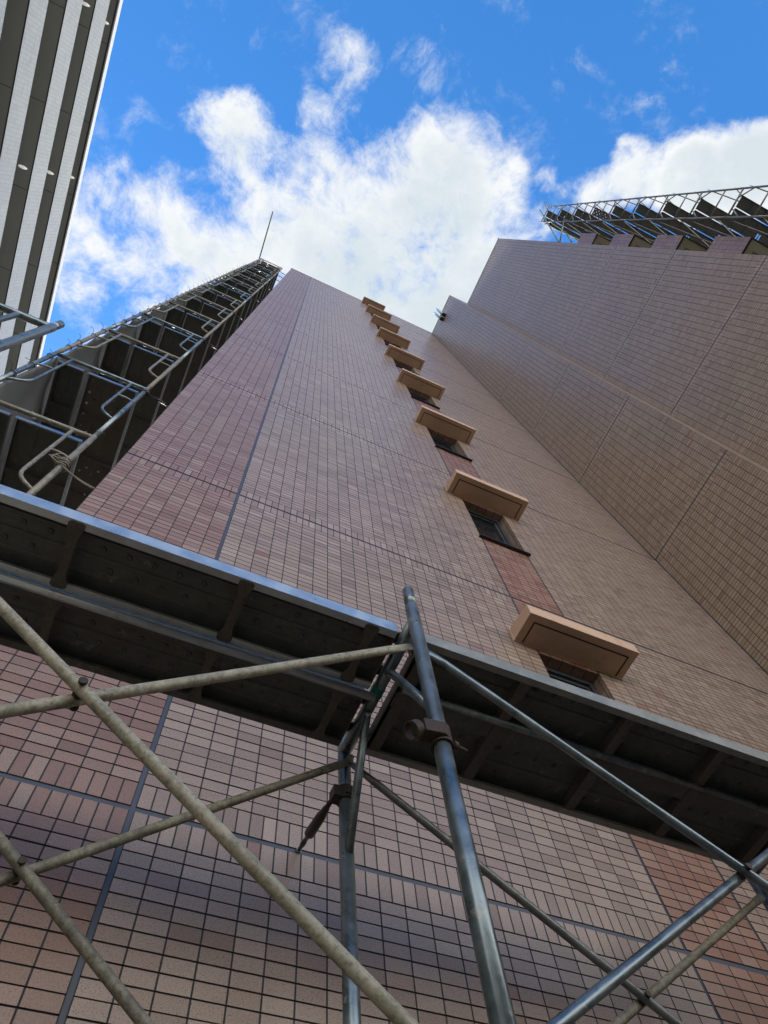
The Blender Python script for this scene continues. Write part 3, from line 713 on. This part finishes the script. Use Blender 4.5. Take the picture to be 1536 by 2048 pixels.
# ------------------------------------------------------------------ wide ladder frames (left scaffold)
def wide_frame(label, x0, x1, y, z0, h, mt, group):
    t = thing('scaffold_section', label, 'scaffold frame', (x1, y, z0), group)
    for x in (x0, x1):
        m = MB(); m.tube((x, y, z0), (x, y, z0+h), PR, 16); m.tube((x, y, z0+h), (x, y, z0+h+.115), PR-.002, 16)
        m.rings([[(x+rr*math.cos(a), y+rr*math.sin(a), z) for a in [2*math.pi*q/16 for q in range(16)]] for rr, z in ((PR, z0+.115), (PR+.0022, z0+.118), (PR+.0022, z0+.135), (PR, z0+.138))])
        obj('post', m, mt, t)
    m = MB(); m.tube((x0, y, z0+h-.02), (x1, y, z0+h-.02), .0195, 14); obj('transom', m, mt, t)
    for x, s in ((x0, 1), (x1, -1)):
        m = MB(); m.path(rnd([(x+s*.155, y, z0+h-.03), (x+s*.155, y, z0+h-1.03), (x+s*.006, y, z0+h-1.17)], .10), .0136, 12)
        m.path(rnd([(x+s*.155, y, z0+h-.50), (x+s*.09, y, z0+h-.485), (x+s*.004, y, z0+h-.53)], .06), .0095, 10)
        obj('corner_brace', m, mt, t)
    for xx in (x0+.12, x0+.42, x1-.07):
        m = MB(); m.tube((xx, y, z0+h-.004), (xx, y, z0+h+.03), .007, 8); m.path([(xx, y, z0+h+.012), (xx, y, z0+h+.022)], .012, 6); obj('bolt', m, S_WORN, t)
    return t
LXI, LXO, LY, LP = -1.065, -1.955, 2.12, 1.68
LZ = 6.70
GL = 'scaffold frames beside the left flank of the tiled building'
protoA = wide_frame('x', LXO, LXI, LY, LZ-LP+.02, LP, S_WORN, GL)
protoB = wide_frame('x', LXO, LXI, LY, LZ+.02, LP, S_GALV, GL)
def lname(k): return '%s lift above the walkway' % ORD[k]
for k in range(-2, 15):
    zb = LZ-LP+.02+LP*k
    for r, y in enumerate((LY, LY+1.829)):
        if r and k < 0: continue
        where = ('near', 'second')[r]
        lab = '%s row frame of the left scaffold with looped corner braces, %s' % (where, lname(k) if k >= 0 else ('partly behind the walkway' if k == -1 else 'lowest lift'))
        p = protoB if (k*3+r) % 4 == 1 and k != 0 else protoA
        if r == 0 and k == 0: protoA['label'] = lab; continue
        if r == 0 and k == 1: protoB['label'] = lab; continue
        dup(p, (LXI, y, zb), lab)
# frames continuing towards the camera, only two lifts high: the one whose top shows at the left edge
near = dup(protoB, (-1.05, .97, 3.35), 'grey steel frame top at the left edge, post end against the sky')
dup(protoB, (-1.05, .97, 1.67), 'lower frame under the one at the left edge')
dup(protoB, (-1.05, .97, -.01), 'lowest frame under the one at the left edge')

# deck boards of the left scaffold
def small_deck(label, x0, x1, y0, y1, z, mt, mr, group):
    t = thing('scaffold_deck', label, 'scaffold deck', (x0, y0, z), group)
    H = .045
    m = MB(); m.box(x0+.003, y0, z+H-.003, x1-.003, y1, z+H); n = 3 if x1-x0 > .3 else 2
    for q in range(1, n): m.box(x0+(x1-x0)*q/n-.006, y0+.01, z+H-.008, x0+(x1-x0)*q/n+.006, y1-.01, z+H-.0032)
    obj('plank', m, mt, t)
    for s, x in ((1, x0), (-1, x1)):
        m = MB(); a = sorted((x, x+s*.003)); m.box(a[0], y0, z, a[1], y1, z+H); a = sorted((x+s*.003, x+s*.022)); m.box(a[0], y0, z, a[1], y1, z+.003); obj('rail', m, mr, t)
    for y, s in ((y0, -1), (y1, 1)):
        m = MB(); a = sorted((y, y+s*.012)); m.box(x0+.004, a[0], z+.004, x1-.004, a[1], z+.044); obj('end_plate', m, S_RAIL, t)
    for q in range(1, 4):
        m = MB(); yy = y0+(y1-y0)*q/4; m.box(x0+.0035, yy-.018, z+.004, x1-.0035, yy+.018, z+.0065)
        obj('rib', m, S_RIB, t)
    return t
GD = 'deck boards of the left scaffold'
dA = small_deck('x', -1.905, -1.660, LY+.06, LY+1.77, LZ-.045, S_DECK, S_DECK, GD)
dB = small_deck('x', -1.625, -1.125, LY+.06, LY+1.77, LZ-.045, S_DECK, S_RAIL, GD)
dC = small_deck('x', -1.625, -1.125, LY+.06, LY+1.77, LZ+LP-.045, M_HOLES, S_RAIL, GD)
for k in range(-2, 15):
    for b in range(2):
        bay = ('first bay', 'second bay')[b]
        for p, x0, what in ((dA, -1.905, 'narrow outer board'), (dB, -1.625, 'wide inner board')):
            lab = '%s, %s of the left scaffold, %s' % (what, bay, lname(k).replace('lift', 'level') if k >= 0 else ('at walkway height' if k == -2 else 'just over walkway height'))
            if k == 0 and b == 0: p['label'] = lab; continue
            if k == 1 and b == 0 and p is dB:
                dC['label'] = 'punched wide board with bright holes in the left scaffold, first bay'; continue
            dup(p, (x0, LY+.06+1.829*b, LZ-.045+LP*k), lab)

# grey sheets hung on the outer posts
def sheet(label, y0, y1, z0, z1, seed):
    rr = random.Random(seed); ny, nz = 40, 420; m = MB(); x = LXO+.012
    ph = [rr.uniform(0, 6.3) for _ in range(6)]
    def tri(t): t = t % 1.; return abs(t-.5)*4-1
    def off(y, z): return .020*tri((z+.67*y)/.62+.2*math.sin(z*.9+ph[0]))*(.6+.4*math.sin(z*.7+ph[2]))+.010*math.sin(11*y+ph[1]+.6*z)
    for i in range(ny+1):
        for j in range(nz+1):
            y, z = y0+(y1-y0)*i/ny, z0+(z1-z0)*j/nz; m.v.append((x+off(y, z), y, z))
    for i in range(ny):
        for j in range(nz): m.idxface((i*(nz+1)+j, (i+1)*(nz+1)+j, (i+1)*(nz+1)+j+1, i*(nz+1)+j+1), 0, True)
    o = obj('scaffold_sheet', m, M_SHEET, None, (x, y0, z0)); tag(o, label, 'scaffold sheet', 'grey sheets of the left scaffold')
    so = o.modifiers.new('solid', 'SOLIDIFY'); so.thickness = .003
    return o, off, x
for b in range(2):
    o, off, sx = sheet('rippled grey sheet hung on the outer side of the left scaffold, %s bay' % ('first' if b == 0 else 'second'), LY+.03+1.829*b, LY+1.82+1.829*b, .3, 30.1, 11+b)
    if b == 0:
        for q in range(44):
            z = 7.0+q*.42+random.uniform(-.06, .06)
            if z > 29: break
            m = MB(); a0 = random.uniform(-.3, .3)
            m.path([(LXO+(PR+.007)*math.cos(a), LY+(PR+.007)*math.sin(a), z+.012*math.sin(a+a0)) for a in [2*math.pi*s/14 for s in range(14)]], .004, 6, closed=True)
            ex, ey = random.uniform(-.05, .0), random.uniform(-.06, -.02)
            m.path([(LXO-.02, LY-.02, z), (LXO+ex, LY+ey, z+.03), (LXO+ex*1.5-.02, LY+ey*1.6, z+.02+random.uniform(-.03, .05))], .0025, 5)
            obj('tie_cord', m, M_WIRE, o)
# tube sticking out at the top
m = MB(); m.tube((-1.985, 2.35, 30.08), (-2.12, .34, 30.08), .024, 12)
tag(obj('scaffold_tube', m, S_DARK, None, (-1.985, 2.35, 30.08)), 'single dark tube sticking out from the top of the left scaffold', 'scaffold tube')
# wall ties from the inner posts
for n_, k in enumerate((1, 3, 5, 7, 9, 11, 12, 13)):
    z = LZ+LP*k-.10
    t = thing('wall_tie', 'thin dark tie from left scaffold to building flank, %s from below' % ORD[n_], 'wall tie', (LXI, LY, z), 'wall ties')
    m = MB(); m.path([(LXI+.02, LY+.01, z), (LXI+.12, LY+.02, z), (LXI+.121, LY+.02, z), (LXI+.24, LY+.035, z-.005), (LXI+.241, LY+.035, z-.005), (XL-.001, LY+.05, z-.01)], [.008, .008, .013, .013, .007, .007], 10); obj('tie_rod', m, S_BLACK, t)
    m = MB(); band(m, (LXI, LY, z), (0, 0, 1), PR+.001, .024, .006); m.box(LXI+.02, LY-.018, z-.02, LXI+.045, LY+.02, z+.018); obj('clamp', m, S_RUST, t)
# rope coil on the inner post
rp = thing('rope', 'tangled grey rope coil tied round the inner post above the left deck', 'rope', (LXI, LY, 6.05))
m = MB(); rr = random.Random(5)
for q in range(7):
    z = 6.0+q*.018; ro = PR+.008+rr.uniform(0, .012); tl = rr.uniform(-.03, .03); cxo = rr.uniform(-.012, .004)
    m.path([(LXI+cxo+ro*math.cos(a), LY+ro*math.sin(a), z+tl*math.sin(a+q)) for a in [2*math.pi*s/18 for s in range(18)]], .006, 7, closed=True)
for q in range(4):
    cx_, cz_ = LXI-.05+rr.uniform(-.02, .02), 6.05+rr.uniform(-.03, .02); ro = .045+rr.uniform(-.01, .015)
    m.path([(cx_+ro*math.cos(a), LY-.03+.02*math.sin(a+q), cz_+ro*math.sin(a)) for a in [2*math.pi*s/18 for s in range(18)]], .0055, 7, closed=True)
obj('coil', m, M_ROPE, rp)
m = MB(); a_, b_ = Vector((LXI+.02, LY-.02, 5.98)), Vector((XL-.002, 1.97, 5.56))
m.path([a_+(b_-a_)*q/8+Vector((0, 0, -.02*math.sin(math.pi*q/8))) for q in range(9)], .0055, 7); obj('rope_end', m, M_ROPE, rp)

# ------------------------------------------------------------------ right scaffold outside the balconies
RX, RYI, RYO, RZ, RP = 7.65, -3.69, -4.31, 16.72, 1.715
GR = 'scaffold frames outside the balconies on the right'
rproto = narrow_frame('scaffold_section', 'x', RX, RYO, RYI, RZ-RP, RP, S_DARK, True, GR)
def rname(k): return 'the topmost lift' if k == 8 else '%s lift from the top' % ORD[8-k]
KLO = -2
for k in range(KLO, 9):
    for c in range(3):
        lab = '%s row frame of the scaffold outside the right balconies, %s' % (('nearest', 'second', 'farthest')[c], rname(k))
        if k == 0 and c == 0: rproto['label'] = lab; continue
        dup(rproto, (RX+1.829*c, RYO, RZ-RP+RP*k), lab)
# ground lift under them
GRD = 'deck boards of the right scaffold'
def flat_deck(x0, x1, y0, y1, z, mt):
    m = MB(); m.box(x0, y0, z+.038, x1, y1, z+.042); m.box(x0, y0, z, x1, y0+.003, z+.038); m.box(x0, y1-.003, z, x1, y1, z+.038)
    for q in range(1, 5):
        xx = x0+(x1-x0)*q/5; m.box(xx-.015, y0+.003, z+.004, xx+.015, y1-.003, z+.007)
    return m
first = {}
for k in range(KLO, 9):
    z = RZ-.05+RP*k
    for c in range(2):
        x0 = RX+.05+1.829*c
        for s, (y0, y1) in enumerate(((RYO+.13, RYO+.37), (RYO+.40, RYO+.60))):
            lab = 'dark board of the right scaffold, %s, %s bay, %s side' % (rname(k).replace('lift', 'level'), ('first', 'second')[c], ('outer', 'inner')[s])
            hol = (k == 5 and c == 0)
            key = (s, hol)
            if key in first:
                o = first[key].copy(); col.objects.link(o); o.location = (x0, y0, z); o['label'] = lab
            else:
                o = obj('scaffold_deck', flat_deck(x0, x0+1.72, y0, y1, z, 0), M_HOLES if hol else S_DECK, None, (x0, y0, z)); tag(o, lab, 'scaffold deck', GRD); first[key] = o
            if hol: o['label'] = 'punched deck board full of bright holes on the right scaffold, '+('outer', 'inner')[s]+' side'
# cross braces on the outer side
rb = None
for k in range(KLO, 9):
    zb = RZ-RP+RP*k+.35; zt = zb+1.2
    lab = 'thin cross brace on the outer side of the right scaffold, %s' % rname(k)
    if rb is None: rb = cross_brace(lab, (RX, RYO-.03, zb), (RX+1.829, RYO-.03, zt), (RX, RYO-.03, zt), (RX+1.829, RYO-.03, zb), S_DARK, S_DARK, -.025, group='cross braces of the right scaffold'); zb0 = zb
    else: dup(rb, (RX, RYO-.03, zb), lab)
rb2 = None
for k in range(KLO, 9):
    zb = RZ-RP+RP*k+.35; zt = zb+1.2
    lab = 'thin cross brace on the balcony side of the right scaffold, %s' % rname(k)
    if rb2 is None: rb2 = cross_brace(lab, (RX, RYI+.03, zb), (RX+1.829, RYI+.03, zt), (RX, RYI+.03, zt), (RX+1.829, RYI+.03, zb), S_DARK, S_DARK, .025, group='cross braces of the right scaffold')
    else: dup(rb2, (RX, RYI+.03, zb), lab)
# loose poles at its top
for lab, a, b in (('short dark tube sticking out past the top outer corner of the right scaffold', (7.6, -4.60, 31.5), (7.72, -4.15, 30.5)),
                  ('long dark pole leaning from the top of the right scaffold to the wing', (7.58, -4.19, 31.3), (7.62, -2.85, 26.6)),
                  ('short upright tube between the right scaffold and the wing corner', (7.75, -3.35, 27.2), (7.75, -3.02, 26.0)),
                  ('level tube tying the right scaffold back to the wing corner', (7.7, -3.9, 28.0), (7.7, -2.9, 27.0))):
    m = MB(); m.tube(a, b, .024, 12); tag(obj('scaffold_tube', m, S_DARK, None, a), lab, 'scaffold tube')
